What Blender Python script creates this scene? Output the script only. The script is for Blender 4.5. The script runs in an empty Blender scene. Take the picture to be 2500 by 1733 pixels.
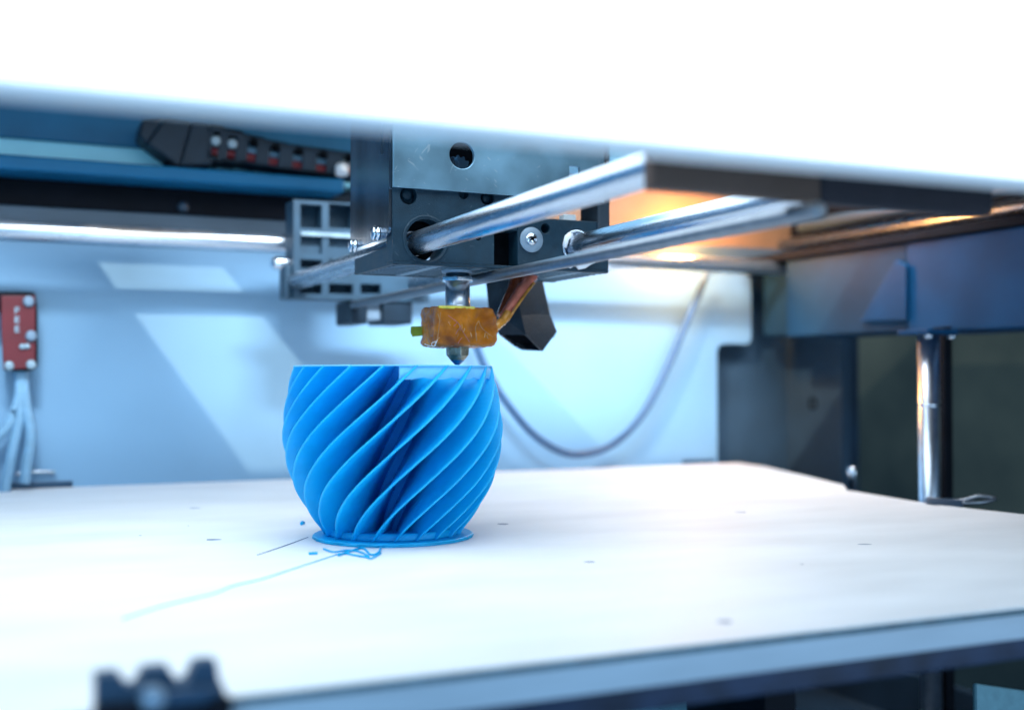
import bpy, bmesh, math, random
from mathutils import Vector, Matrix, noise
random.seed(7)
S = bpy.context.scene
COL = S.collection
U = 0.001                                   # everything below is written in millimetres

# ---------------------------------------------------------------- camera
TH, PT = math.radians(24.5), math.radians(1.197)
CAM = Vector((0, 0, 41.0))
FPX = 2800.0
FW = Vector((math.sin(TH) * math.cos(PT), math.cos(TH) * math.cos(PT), math.sin(PT)))
RT = Vector((math.cos(TH), -math.sin(TH), 0))
UP = RT.cross(FW)
cd = bpy.data.cameras.new('camera')
cam = bpy.data.objects.new('camera', cd)
COL.objects.link(cam)
cam.matrix_world = Matrix((( RT.x, UP.x, -FW.x, CAM.x * U), (RT.y, UP.y, -FW.y, CAM.y * U),
                           (RT.z, UP.z, -FW.z, CAM.z * U), (0, 0, 0, 1)))
cd.sensor_width = 36.0
cd.lens = FPX / 2500 * 36
cd.clip_start = 0.01
cd.clip_end = 50
cd.dof.use_dof = True
cd.dof.focus_distance = 0.300
cd.dof.aperture_fstop = 9.5
cd.dof.aperture_blades = 0
S.camera = cam

# ---------------------------------------------------------------- world, lamps, exposure
w = bpy.data.worlds.new('World'); S.world = w; w.use_nodes = True
w.node_tree.nodes['Background'].inputs[0].default_value = (0.30, 0.58, 1.0, 1)
w.node_tree.nodes['Background'].inputs[1].default_value = 0.60
S.view_settings.view_transform = 'Standard'
S.view_settings.look = 'None'
S.view_settings.exposure = 0.0
S.view_settings.gamma = 1.0
S.view_settings.use_curve_mapping = False

def aim(o, loc, target):
    o.location = Vector(loc) * U
    d = (Vector(target) - Vector(loc)).normalized()
    o.rotation_euler = d.to_track_quat('-Z', 'Y').to_euler()

def area(name, loc, target, sx, sy, power, color):
    l = bpy.data.lights.new(name, 'AREA'); l.shape = 'RECTANGLE'
    l.size = sx * U; l.size_y = sy * U; l.energy = power; l.color = color
    o = bpy.data.objects.new(name, l); COL.objects.link(o); aim(o, loc, target)
    return o

area('top_fill', (45, 252, 164), (45, 252, 0), 320, 200, 0.80, (0.78, 0.91, 1.0))  # unseen fill added above the bed
area('low_left_fill', (-70, -110, 5), (60, 470, 115), 120, 60, 0.42, (0.42, 0.76, 1.0))  # added low fill for the strips at upper left
area('fascia_fill', (60, -50, 520), (90, 118, 110), 340, 60, 16, (0.80, 0.91, 1.0))  # added fill outside the housing to whiten the fascia
area('front_fill', (330, -120, 30), (150, 300, 30), 160, 90, 0.50, (0.66, 0.86, 1.0))  # added fill from the front right, for the vase
area('right_fill', (300, 360, 160), (290, 470, 40), 60, 60, 0.42, (0.97, 0.96, 0.98))  # added fill brightening the right end of the back panel
sp = bpy.data.lights.new('patch_spot', 'SPOT'); sp.energy = 24; sp.spot_size = math.radians(60)  # spot added out of view to throw the light patches on the panel
sp.spot_blend = 0.2; sp.shadow_soft_size = 0.003; sp.color = (1.0, 0.84, 0.66)
so = bpy.data.objects.new('patch_spot', sp); COL.objects.link(so)
aim(so, (-237, 17, 474), (150, 440, 60))
wl = bpy.data.lights.new('flare_fill', 'POINT'); wl.energy = 0.32; wl.color = (1.0, 0.42, 0.10); wl.shadow_soft_size = 0.006  # added point light standing in for the orange flare; no bulb there
wo = bpy.data.objects.new('flare_fill', wl); COL.objects.link(wo)

# ---------------------------------------------------------------- layout helper (pixel of the 2500 px photograph -> point on a plane, mm)
def P(px, py, X=None, Y=None, Z=None):
    d = RT * ((px - 1250) / FPX) + UP * ((866.5 - py) / FPX) + FW
    if X is not None: t = (X - CAM.x) / d.x
    elif Y is not None: t = (Y - CAM.y) / d.y
    else: t = (Z - CAM.z) / d.z
    return CAM + d * t

wo.location = P(1700, 566, Y=448) * U

# ---------------------------------------------------------------- materials
def mat(name, color, rough=0.5, metal=0.0, spec=0.5, var=0.08, vscale=300, bump=0.0, bscale=1500, coat=0.0,
        sss=0.0, trans=0.0, stretch=(1, 1, 1), rvar=0.0, emit=None, color2=None):
    m = bpy.data.materials.new(name); m.use_nodes = True
    nt = m.node_tree; b = nt.nodes['Principled BSDF']
    b.inputs['Roughness'].default_value = rough; b.inputs['Metallic'].default_value = metal
    b.inputs['Specular IOR Level'].default_value = spec
    b.inputs['Coat Weight'].default_value = coat; b.inputs['Coat Roughness'].default_value = 0.08
    b.inputs['Transmission Weight'].default_value = trans
    if sss:
        b.inputs['Subsurface Weight'].default_value = sss
        b.inputs['Subsurface Radius'].default_value = (0.4, 0.8, 1.0)
        b.inputs['Subsurface Scale'].default_value = 0.0016
    tc = nt.nodes.new('ShaderNodeTexCoord'); mp = nt.nodes.new('ShaderNodeMapping')
    mp.inputs['Scale'].default_value = stretch
    nt.links.new(tc.outputs['Object'], mp.inputs['Vector'])
    n = nt.nodes.new('ShaderNodeTexNoise'); n.inputs['Scale'].default_value = vscale; n.inputs['Detail'].default_value = 6
    nt.links.new(mp.outputs[0], n.inputs['Vector'])
    r = nt.nodes.new('ShaderNodeValToRGB'); nt.links.new(n.outputs['Fac'], r.inputs[0])
    c2 = color2 or tuple(min(1, c * (1 + var)) for c in color)
    c1 = tuple(c * (1 - var) for c in color)
    r.color_ramp.elements[0].position = 0.32; r.color_ramp.elements[1].position = 0.68
    r.color_ramp.elements[0].color = (*c1, 1); r.color_ramp.elements[1].color = (*c2, 1)
    nt.links.new(r.outputs[0], b.inputs['Base Color'])
    if bump:
        n2 = nt.nodes.new('ShaderNodeTexNoise'); n2.inputs['Scale'].default_value = bscale; n2.inputs['Detail'].default_value = 4
        nt.links.new(mp.outputs[0], n2.inputs['Vector'])
        bp = nt.nodes.new('ShaderNodeBump'); bp.inputs['Strength'].default_value = bump; bp.inputs['Distance'].default_value = 0.0003
        nt.links.new(n2.outputs['Fac'], bp.inputs['Height']); nt.links.new(bp.outputs[0], b.inputs['Normal'])
    if rvar:
        mr = nt.nodes.new('ShaderNodeMapRange'); mr.inputs[3].default_value = max(0, rough - rvar); mr.inputs[4].default_value = rough + rvar
        nt.links.new(n.outputs['Fac'], mr.inputs[0]); nt.links.new(mr.outputs[0], b.inputs['Roughness'])
    if emit:
        b.inputs['Emission Color'].default_value = (*emit[:3], 1); b.inputs['Emission Strength'].default_value = emit[3]
    return m

M = {}
M['fascia'] = mat('white_enamel', (0.86, 0.88, 0.90), 0.35, var=0.02, vscale=40)
M['bed'] = mat('white_painted_plywood', (0.86, 0.88, 0.90), 0.55, var=0.065, vscale=20, bump=0.15, bscale=260, stretch=(1, 2.5, 1), rvar=0.1)
M['bed_edge'] = mat('plywood_dark_ply', (0.04, 0.095, 0.125), 0.7, var=0.35, vscale=420)
M['board'] = mat('pale_blue_board', (0.36, 0.44, 0.52), 0.4, var=0.10, vscale=30, stretch=(1, 1, 12))
M['navy'] = mat('navy_metal', (0.006, 0.018, 0.048), 0.4, spec=0.35, var=0.5, vscale=120, rvar=0.1)
M['panel'] = mat('blue_white_panel', (0.170, 0.325, 0.49), 0.42, var=0.04, vscale=14)
M['slate'] = mat('slate_paint', (0.022, 0.050, 0.085), 0.55, var=0.3, vscale=25)
M['beam'] = mat('blue_paint', (0.002, 0.045, 0.12), 0.5, spec=0.2, var=0.25, vscale=30)
M['ledge'] = mat('ledge_blue_paint', (0.004, 0.12, 0.26), 0.5, spec=0.25, var=0.12, vscale=30)
M['black'] = mat('black_paint', (0.003, 0.005, 0.010), 0.75, spec=0.15, var=0.3, vscale=60)
M['greyband'] = mat('grey_extrusion', (0.045, 0.08, 0.12), 0.45, var=0.1, vscale=50)
M['upper'] = mat('upper_blue_panel', (0.05, 0.26, 0.48), 0.4, var=0.08, vscale=30)
M['rod'] = mat('polished_steel', (0.46, 0.52, 0.60), 0.27, metal=1, var=0.08, vscale=700, bump=0.05, bscale=2500, rvar=0.06, stretch=(1, 0.1, 1))
M['rodx'] = mat('polished_steel_cross', (0.66, 0.72, 0.80), 0.28, metal=0.92, var=0.06, vscale=500, rvar=0.05, stretch=(0.1, 1, 1))
M['plate'] = mat('scratched_steel', (0.20, 0.38, 0.52), 0.36, metal=0.85, var=0.20, vscale=70, bump=0.04, bscale=700, rvar=0.14)
M['side'] = mat('dark_polished_steel', (0.16, 0.22, 0.29), 0.20, metal=0.9, var=0.3, vscale=90, bump=0.2, bscale=700, rvar=0.1, stretch=(1, 1, 0.15))
M['plastic'] = mat('charcoal_plastic', (0.006, 0.028, 0.050), 0.46, spec=0.3, var=0.18, vscale=260, bump=0.35, bscale=2600, rvar=0.1)
M['duct'] = mat('charcoal_duct_plastic', (0.008, 0.020, 0.034), 0.50, spec=0.3, var=0.25, vscale=260, bump=0.5, bscale=1700, rvar=0.12)
M['hole'] = mat('black_opening_shade', (0.004, 0.005, 0.007), 0.8, spec=0.0, var=0.2)  # flat black; paints in the shade of recesses, slots and openings
M['steel'] = mat('bright_steel', (0.66, 0.72, 0.80), 0.22, metal=1, var=0.15, vscale=600, bump=0.25, bscale=1800, rvar=0.1)
M['brass'] = mat('stained_brass', (0.30, 0.28, 0.17), 0.42, metal=0.8, var=0.45, vscale=700, bump=0.5, bscale=1800, color2=(0.42, 0.42, 0.36))
M['bluetip'] = mat('melted_blue_filament', (0.0, 0.13, 0.38), 0.3, var=0.3, vscale=500, coat=0.4)
M['washer'] = mat('grey_washer', (0.20, 0.28, 0.37), 0.45, metal=0.3, var=0.08, vscale=500)
M['grease'] = mat('white_grease', (0.75, 0.80, 0.88), 0.25, var=0.05, coat=0.6, bump=0.6, bscale=900)
M['yellow'] = mat('yellow_tape', (0.62, 0.52, 0.01), 0.3, var=0.25, vscale=500, coat=0.5)
M['green'] = mat('yellow_green_tape', (0.28, 0.38, 0.04), 0.35, var=0.2, vscale=400, coat=0.5)
M['copper'] = mat('pink_copper_wrap', (0.55, 0.15, 0.10), 0.28, var=0.4, vscale=260, coat=0.8, bump=0.6, bscale=500, metal=0.25)
M['brown'] = mat('dark_brown_wrap', (0.20, 0.035, 0.010), 0.24, var=0.4, vscale=260, coat=0.9, bump=0.5, bscale=500)
M['gold'] = mat('gold_tape_edge', (0.50, 0.21, 0.03), 0.28, var=0.4, vscale=400, coat=0.9, bump=0.7, bscale=700)
M['red'] = mat('red_circuit_board', (0.115, 0.004, 0.010), 0.45, var=0.15, vscale=120)
M['redwire'] = mat('red_wire_sleeve', (0.22, 0.012, 0.020), 0.4, var=0.1)
M['palewire'] = mat('pale_wire_sleeve', (0.19, 0.36, 0.52), 0.4, var=0.1)
M['tan'] = mat('glow_brown_strip', (0.20, 0.115, 0.060), 0.5, var=0.15, vscale=30)  # brown tone holds the orange glow, painted into the strip
M['rod_dark'] = mat('dull_dark_steel', (0.20, 0.23, 0.27), 0.38, metal=0.9, var=0.1, vscale=500, rvar=0.06)
M['beamend'] = mat('dull_slate_paint', (0.008, 0.040, 0.085), 0.6, spec=0.2, var=0.25, vscale=30)
M['plate_glow'] = mat('glow_brown_plate', (0.095, 0.062, 0.052), 0.6, spec=0.25, var=0.2, vscale=30)  # cross plate browned by the glow painted into it
M['plate_dark'] = mat('plate_off_glow', (0.022, 0.022, 0.032), 0.6, spec=0.2, var=0.2, vscale=40)  # darker copy for the same plate, beyond the painted glow
M['beam2'] = mat('deep_blue_beam', (0.015, 0.15, 0.30), 0.5, spec=0.3, var=0.2, vscale=30)
M['sky_blue'] = mat('light_blue_strip', (0.28, 0.74, 0.96), 0.4, var=0.1, vscale=30)
M['rod_soft'] = mat('satin_steel', (0.70, 0.80, 0.92), 0.30, metal=1, var=0.08, vscale=300)
M['chain'] = mat('black_chain_plastic', (0.006, 0.020, 0.038), 0.5, spec=0.3, var=0.2, vscale=90)
M['solder'] = mat('silver_solder', (0.26, 0.36, 0.43), 0.5, metal=0.3, var=0.2)
M['cable'] = mat('dark_blue_cable', (0.035, 0.095, 0.20), 0.45, var=0.1)
M['clip'] = mat('blued_steel_clip', (0.016, 0.05, 0.10), 0.35, metal=0.3, var=0.15, vscale=80)
M['ribs'] = mat('rib_plastic', (0.10, 0.19, 0.27), 0.45, var=0.2, vscale=90)
M['block'] = mat('grid_block_plastic', (0.018, 0.055, 0.095), 0.5, var=0.2, vscale=90)
M['spot'] = mat('knot_stain', (0.30, 0.36, 0.46), 0.6, var=0.3, vscale=600)
M['outside'] = mat('dark_green_room', (0.028, 0.050, 0.052), 0.8, spec=0.1, var=0.6, vscale=7, color2=(0.055, 0.068, 0.055))
M['room'] = mat('grey_room_wall', (0.30, 0.36, 0.42), 0.9, var=0.05, vscale=3)
M['tealpiece'] = mat('teal_plastic', (0.16, 0.33, 0.40), 0.5, var=0.1)

# blue printed plastic with fine horizontal layer lines
def printed(name, color, bumpy=0.25, sss=0.25, rough=0.36, spec=0.5):
    m = mat(name, color, rough, spec=spec, var=0.06, vscale=160, sss=sss)
    nt = m.node_tree; b = nt.nodes['Principled BSDF']
    tc = nt.nodes.new('ShaderNodeTexCoord'); wv = nt.nodes.new('ShaderNodeTexWave')
    wv.wave_type = 'BANDS'; wv.bands_direction = 'Z'; wv.inputs['Scale'].default_value = 1000; wv.inputs['Distortion'].default_value = 0.6
    nt.links.new(tc.outputs['Object'], wv.inputs['Vector'])
    bp = nt.nodes.new('ShaderNodeBump'); bp.inputs['Strength'].default_value = bumpy; bp.inputs['Distance'].default_value = 0.00006
    nt.links.new(wv.outputs['Fac'], bp.inputs['Height']); nt.links.new(bp.outputs[0], b.inputs['Normal'])
    return m
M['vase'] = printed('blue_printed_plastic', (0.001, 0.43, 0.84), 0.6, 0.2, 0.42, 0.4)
M['vasecore'] = printed('blue_plastic_core_shaded', (0.0, 0.12, 0.42), 0.2, 0.0, 0.7, 0.1)  # darker copy of the vase blue; shade between the fins put into colour
M['vasepale'] = printed('pale_lit_plastic', (0.20, 0.60, 0.95), 0.3, 0.0, 0.6, 0.2)  # paler copy of the vase blue; light on the rim put into colour

# amber polyimide tape: wrinkled, glossy, glints painted in as a lighter tone
def tape():
    m = mat('amber_polyimide_tape', (0.66, 0.145, 0.0), 0.18, var=0.45, vscale=170, coat=0.8, spec=0.5, color2=(0.92, 0.29, 0.004))
    nt = m.node_tree; b = nt.nodes['Principled BSDF']
    tc = nt.nodes.new('ShaderNodeTexCoord')
    vo = nt.nodes.new('ShaderNodeTexVoronoi'); vo.feature = 'DISTANCE_TO_EDGE'; vo.inputs['Scale'].default_value = 150
    ns = nt.nodes.new('ShaderNodeTexNoise'); ns.inputs['Scale'].default_value = 300; ns.inputs['Detail'].default_value = 5
    mx = nt.nodes.new('ShaderNodeMix'); mx.data_type = 'VECTOR'; mx.inputs[0].default_value = 0.04
    nt.links.new(tc.outputs['Object'], mx.inputs[4]); nt.links.new(ns.outputs['Color'], mx.inputs[5])
    nt.links.new(mx.outputs[1], vo.inputs['Vector'])
    mr = nt.nodes.new('ShaderNodeMapRange'); mr.inputs[2].default_value = 0.10
    nt.links.new(vo.outputs['Distance'], mr.inputs[0])
    ad = nt.nodes.new('ShaderNodeMath'); ad.operation = 'ADD'
    nt.links.new(mr.outputs[0], ad.inputs[0]); nt.links.new(ns.outputs['Fac'], ad.inputs[1])
    bp = nt.nodes.new('ShaderNodeBump'); bp.inputs['Strength'].default_value = 0.7; bp.inputs['Distance'].default_value = 0.0005
    nt.links.new(ad.outputs[0], bp.inputs['Height'])
    nt.links.new(bp.outputs[0], b.inputs['Normal']); nt.links.new(bp.outputs[0], b.inputs['Coat Normal'])
    return m
M['tape'] = tape()
M['paletape'] = mat('pale_tape_glint', (0.80, 0.55, 0.22), 0.2, coat=0.8)  # pale streaks painted on the tape as glints
def scratches(m, strength=0.5, scale=900, color=(0.62, 0.74, 0.82)):
    nt = m.node_tree; b = nt.nodes['Principled BSDF']
    tc = nt.nodes.new('ShaderNodeTexCoord'); prev = None
    for k_, (ang, th) in enumerate(((0.9, 0.775), (-0.5, 0.79), (2.2, 0.78))):
        mp = nt.nodes.new('ShaderNodeMapping'); mp.inputs['Rotation'].default_value = (ang * 0.4, ang, 0.3 * k_); mp.inputs['Scale'].default_value = (1, 1, 1)
        mp.inputs['Location'].default_value = (k_ * 0.37, 0, k_ * 0.2)
        nt.links.new(tc.outputs['Object'], mp.inputs['Vector'])
        n = nt.nodes.new('ShaderNodeTexNoise'); n.inputs['Scale'].default_value = scale * (1 + 0.3 * k_); n.inputs['Detail'].default_value = 1
        m2 = nt.nodes.new('ShaderNodeMapping'); m2.inputs['Scale'].default_value = (1, 1, 0.05); nt.links.new(mp.outputs[0], m2.inputs['Vector'])
        nt.links.new(m2.outputs[0], n.inputs['Vector'])
        mr = nt.nodes.new('ShaderNodeMapRange'); mr.inputs[1].default_value = th - 0.05; mr.inputs[2].default_value = th
        nt.links.new(n.outputs['Fac'], mr.inputs[0])
        if prev is None: prev = mr.outputs[0]
        else:
            mx = nt.nodes.new('ShaderNodeMath'); mx.operation = 'MAXIMUM'; nt.links.new(prev, mx.inputs[0]); nt.links.new(mr.outputs[0], mx.inputs[1]); prev = mx.outputs[0]
    ml = nt.nodes.new('ShaderNodeMath'); ml.operation = 'MULTIPLY'; ml.inputs[1].default_value = strength; nt.links.new(prev, ml.inputs[0])
    old = b.inputs['Base Color'].links[0].from_socket
    mix = nt.nodes.new('ShaderNodeMix'); mix.data_type = 'RGBA'; nt.links.new(ml.outputs[0], mix.inputs[0]); nt.links.new(old, mix.inputs[6]); mix.inputs[7].default_value = (*color, 1)
    nt.links.new(mix.outputs[2], b.inputs['Base Color'])
scratches(M['plate'], 0.55, 950, (0.45, 0.60, 0.70))
scratches(M['side'], 0.35, 900, (0.4, 0.5, 0.6))
scratches(M['duct'], 0.25, 1100, (0.12, 0.17, 0.22))
scratches(M['plastic'], 0.22, 1300, (0.12, 0.17, 0.22))

# ---------------------------------------------------------------- mesh helpers
class MB:
    def __init__(s): s.v = []; s.f = []; s.sm = []
    def add(s, vs, fs, smooth=False):
        o = len(s.v); s.v += [Vector(v) for v in vs]; s.f += [tuple(i + o for i in f) for f in fs]; s.sm += [smooth] * len(fs)
        return s
    def box(s, x0, x1, y0, y1, z0, z1):
        v = [(x, y, z) for x in (x0, x1) for y in (y0, y1) for z in (z0, z1)]
        return s.add(v, [(0, 1, 3, 2), (4, 6, 7, 5), (0, 4, 5, 1), (2, 3, 7, 6), (0, 2, 6, 4), (1, 5, 7, 3)])
    def rings(s, rings, closed=True, caps=True, smooth=True):
        n = len(rings[0]); v = [p for r in rings for p in r]; f = []
        for a in range(len(rings) - 1):
            for i in range(n if closed else n - 1):
                j = (i + 1) % n
                f.append((a * n + i, a * n + j, (a + 1) * n + j, (a + 1) * n + i))
        s.add(v, f, smooth)
        if caps:
            o = len(s.v) - len(v)
            s.f.append(tuple(o + i for i in reversed(range(n)))); s.f.append(tuple(o + (len(rings) - 1) * n + i for i in range(n)))
            s.sm += [False, False]
        return s
    def cyl(s, a, b, r, r2=None, n=24, caps=True, smooth=True, rot=0.0):
        a = Vector(a); b = Vector(b); r2 = r if r2 is None else r2
        d = (b - a).normalized(); q = Vector((0, 0, 1)) if abs(d.z) < 0.9 else Vector((1, 0, 0))
        u = d.cross(q).normalized(); w_ = d.cross(u)
        R = lambda c, rr: [c + u * (rr * math.cos(rot + 2 * math.pi * i / n)) + w_ * (rr * math.sin(rot + 2 * math.pi * i / n)) for i in range(n)]
        return s.rings([R(a, r), R(b, r2)], caps=caps, smooth=smooth)
    def lathe(s, c, prof, axis=(0, 0, 1), n=32, caps=True, smooth=True):
        c = Vector(c); d = Vector(axis).normalized(); q = Vector((0, 0, 1)) if abs(d.z) < 0.9 else Vector((1, 0, 0))
        u = d.cross(q).normalized(); w_ = d.cross(u)
        return s.rings([[c + d * h + u * (r * math.cos(2 * math.pi * i / n)) + w_ * (r * math.sin(2 * math.pi * i / n)) for i in range(n)] for r, h in prof], caps=caps, smooth=smooth)
    def tube(s, pts, r, n=10, rs=None):
        pts = [Vector(p) for p in pts]; rings = []
        for i, p in enumerate(pts):
            d = (pts[min(i + 1, len(pts) - 1)] - pts[max(i - 1, 0)]).normalized()
            q = Vector((0, 0, 1)) if abs(d.z) < 0.95 else Vector((1, 0, 0))
            u = d.cross(q).normalized(); w_ = d.cross(u); rr = rs[i] if rs else r
            rings.append([p + u * (rr * math.cos(2 * math.pi * k / n)) + w_ * (rr * math.sin(2 * math.pi * k / n)) for k in range(n)])
        return s.rings(rings)
    def prism(s, poly, off):
        off = Vector(off); n = len(poly); p = [Vector(q) for q in poly]
        return s.add(p + [q + off for q in p], [tuple(reversed(range(n))), tuple(range(n, 2 * n))] + [(i, (i + 1) % n, n + (i + 1) % n, n + i) for i in range(n)])
    def build(s, name, m, parent=None, bevel=0.0, loc=None, seg=2):
        base = Vector(loc) if loc is not None else (parent['base_mm_'] if False else BASE.get(parent.name, Vector((0, 0, 0))) if parent else Vector((0, 0, 0)))
        me = bpy.data.meshes.new(name)
        me.from_pydata([tuple((v - base) * U) for v in s.v], [], s.f)
        for p, sm in zip(me.polygons, s.sm): p.use_smooth = sm
        bm = bmesh.new(); bm.from_mesh(me); bmesh.ops.recalc_face_normals(bm, faces=bm.faces); bm.to_mesh(me); bm.free()
        me.materials.append(m)
        o = bpy.data.objects.new(name, me); COL.objects.link(o)
        if parent: o.parent = parent; BASE[o.name] = base
        else: o.location = base * U; BASE[o.name] = base
        if bevel:
            b = o.modifiers.new('bevel', 'BEVEL'); b.width = bevel * U; b.segments = seg; b.limit_method = 'ANGLE'; b.angle_limit = math.radians(40)
        return o
BASE = {}

def thing(name, label, cat, base, group=None):
    o = bpy.data.objects.new(name, None); COL.objects.link(o)
    o.location = Vector(base) * U; o.empty_display_size = 0.01
    BASE[o.name] = Vector(base)
    return tag(o, label, cat, group)
def tag(o, label, cat, group=None):
    o['label'] = label; o['category'] = cat
    if group: o['group'] = group
    return o
def struct(o): o['kind'] = 'structure'; return o
def cut(o, mb):
    """subtract the shape mb (mm, world) from o for good"""
    base = BASE[o.name]
    me = bpy.data.meshes.new('c'); me.from_pydata([tuple((v - base) * U) for v in mb.v], [], mb.f)
    bm = bmesh.new(); bm.from_mesh(me); bmesh.ops.recalc_face_normals(bm, faces=bm.faces); bm.to_mesh(me); bm.free()
    c = bpy.data.objects.new('c', me); COL.objects.link(c)
    if o.parent: c.parent = o.parent
    else: c.location = o.location
    keep = [(m_.name, m_.type) for m_ in o.modifiers]
    mods = []
    for m_ in list(o.modifiers): mods.append((m_.width, m_.segments)); o.modifiers.remove(m_)
    b = o.modifiers.new('b', 'BOOLEAN'); b.operation = 'DIFFERENCE'; b.object = c; b.solver = 'EXACT'; b.use_self = True
    bpy.context.view_layer.update()
    dg = bpy.context.evaluated_depsgraph_get()
    nm = bpy.data.meshes.new_from_object(o.evaluated_get(dg))
    o.modifiers.clear(); old = o.data; nm.name = old.name; o.data = nm
    bpy.data.objects.remove(c); bpy.data.meshes.remove(me)
    for w_, sg in mods:
        b = o.modifiers.new('bevel', 'BEVEL'); b.width = w_; b.segments = sg; b.limit_method = 'ANGLE'; b.angle_limit = math.radians(40)
    return o
def spline(pts, k=8):
    pts = [Vector(p) for p in pts]; out = []
    for i in range(len(pts) - 1):
        a, b, c, d = pts[max(i - 1, 0)], pts[i], pts[i + 1], pts[min(i + 2, len(pts) - 1)]
        for j in range(k):
            t = j / k
            out.append(0.5 * ((2 * b) + (c - a) * t + (2 * a - 5 * b + 4 * c - d) * t * t + (3 * b - 3 * c + d - a) * t ** 3))
    return out + [pts[-1]]

# ================================================================ THE PRINTER HOUSING
YW = 467.0                                   # front of the pale back panel
XR = 373.0                                   # right wall
# dark back wall behind the panel
struct(MB().box(-120, 420, 478, 484, -120, 170).build('wall_back', M['slate']))
struct(MB().box(-124, -118, 128.4, 484, -120, 170).build('wall_left', M['upper']))
# pale panel with its stepped right end and rounded corners
def rounded(poly, rad, k=5):
    out = []; n = len(poly)
    for i in range(n):
        p = Vector(poly[i]); a = (Vector(poly[i - 1]) - p); b = (Vector(poly[(i + 1) % n]) - p)
        ra = rad[i]
        if ra <= 0: out.append(p); continue
        a.normalize(); b.normalize(); s_, e_ = p + a * ra, p + b * ra
        for j in range(k + 1):
            t = j / k; out.append(s_ * (1 - t) ** 2 + p * 2 * t * (1 - t) + e_ * t * t)
    return out
xa = P(1835, 740, Y=YW).x; xb = P(1752, 1000, Y=YW).x; zs = P(1800, 840, Y=YW).z; zt = P(1800, 668, Y=YW).z
poly = rounded([(-118, YW, -110), (xb, YW, -110), (xb, YW, zs), (xa, YW, zs), (xa, YW, zt), (-118, YW, zt)], [0, 0, 5, 4, 4, 0])
struct(MB().prism(poly, (0, 3, 0)).build('back_panel', M['panel'], bevel=0.4))
# bands above the panel
struct(MB().box(-118, 372, 462, 477.9, 99, 105.3).build('grey_strip', M['greyband'], bevel=0.6))
struct(MB().box(-118, 170, 466, 477.8, 105.5, 116).build('black_strip', M['black'], bevel=0.6))
struct(MB().box(170.2, 372, 466, 477.8, 105.5, 134).build('right_strip', M['tan'], bevel=0.6))
struct(MB().box(-118, 130, 448, 477.8, 116.2, 121.6).build('ledge', M['ledge'], bevel=1.0))
struct(MB().box(-118, 170, 466.5, 477.7, 121.8, 131).build('upper_strip', M['sky_blue'], bevel=1.0))
struct(MB().box(-118, 372, 469, 477.6, 131.3, 169).build('top_rear_beam', M['beam2'], bevel=1.0))
# small screw in the black strip
sc = P(448, 506, Y=465)
s1 = tag(MB().lathe(sc, [(2.2, 1.0), (2.2, 0), (1.4, -0.9), (0.2, -1.2)], axis=(0, 1, 0), n=16).build('screw', M['slate'], loc=sc), 'tiny dull screw head in the black strip above the cross rod', 'screw')

# right wall with its window opening, beam, gusset
wr = MB().box(XR, XR + 5, 128.4, 477.9, -120, 170).build('wall_right', M['slate'])
cut(wr, MB().box(XR - 5, XR + 12, 130, 436, -90, 62)); struct(wr)
struct(MB().box(338, XR - 0.3, 100, 356, 59.5, 96).build('side_beam', M['beam'], bevel=0.8))
struct(MB().box(338.6, XR - 0.3, 356.3, 434, 60.6, 96).build('side_beam_end', M['beamend'], bevel=0.8))
struct(MB().box(336, XR - 0.3, 100, 465, 96.3, 100).build('side_shelf', M['black'], bevel=0.5))
struct(MB().box(349, XR - 0.3, 434.3, 465.5, 62, 96).build('corner_block', M['beamend'], bevel=0.8))
XG = 336.2
struct(MB().prism([P(2186, 634, X=XG), P(2098, 785, X=XG), P(2212, 782, X=XG), P(2212, 650, X=XG)], (2.3, 0, 0)).build('gusset', M['beam'], bevel=0.5))
for (px, py) in ((1985, 985), (1900, 640)):
    pt = P(px, py, Y=477.5) if px < 1915 else P(px, py, X=XR)
    ax = (0, 1, 0) if px < 1915 else (1, 0, 0)
    o = MB().lathe(pt, [(3.0, 0.6), (3.0, -0.4), (2.2, -0.5), (2.0, 0.4)], axis=ax, n=18).build('bolt_hole', M['hole'] if px > 1915 else M['rod'], loc=pt)
    tag(o, 'dark round bolt hole in the slate side wall' if px > 1915 else 'small silver screw head in the dark wall right of the panel', 'bolt hole' if px > 1915 else 'screw')
    if px < 1915: o.name = 'screw'
struct(MB().box(366.5, XR - 0.2, 104, 474, 100.3, 169.5).build('upper_wall_strip', M['black'], bevel=0.4))
# added plate out of view; its openings shape the spot's patches on the panel
spot_mask = MB().box(-118, XR, 128.3, 470, 170.3, 173).build('spot_mask', M['black'])
cut(spot_mask, MB().box(-24, 15, 305, 369, 160, 180)); cut(spot_mask, MB().box(84, 240, 305, 369, 160, 180)); struct(spot_mask)
# white front fascia
struct(MB().box(-230, 620, 112, 118, 67.4, 330).build('front_fascia', M['fascia'], bevel=1.1, seg=6))
struct(MB().box(-118, XR - 7, 128.2, 142, 84, 170).build('front_inner_beam', M['black'], bevel=1))
# room behind the window, floor below
struct(MB().box(620, 624, -300, 900, -400, 500).build('room_wall', M['outside']))
struct(MB().box(-118, XR - 0.2, 104, 477, -114, -110).build('printer_floor', M['slate']))

# plate closing the front end of the rods, split where the painted glow ends
pl = P(1577, 470, Y=160)
tag(MB().box(pl.x, 131, 158, 161, 71.6, 112).build('end_plate', M['plate_glow'], bevel=0.6), 'blurred cross plate hiding the near ends of the steel rods, brown from painted glow', 'plate')

tag(MB().box(131.1, 171.5, 158, 161, 71.4, 112).build('end_plate', M['plate_dark'], bevel=0.6), 'blurred near-black rest of the cross plate at upper right, beyond the painted glow', 'plate')

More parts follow.
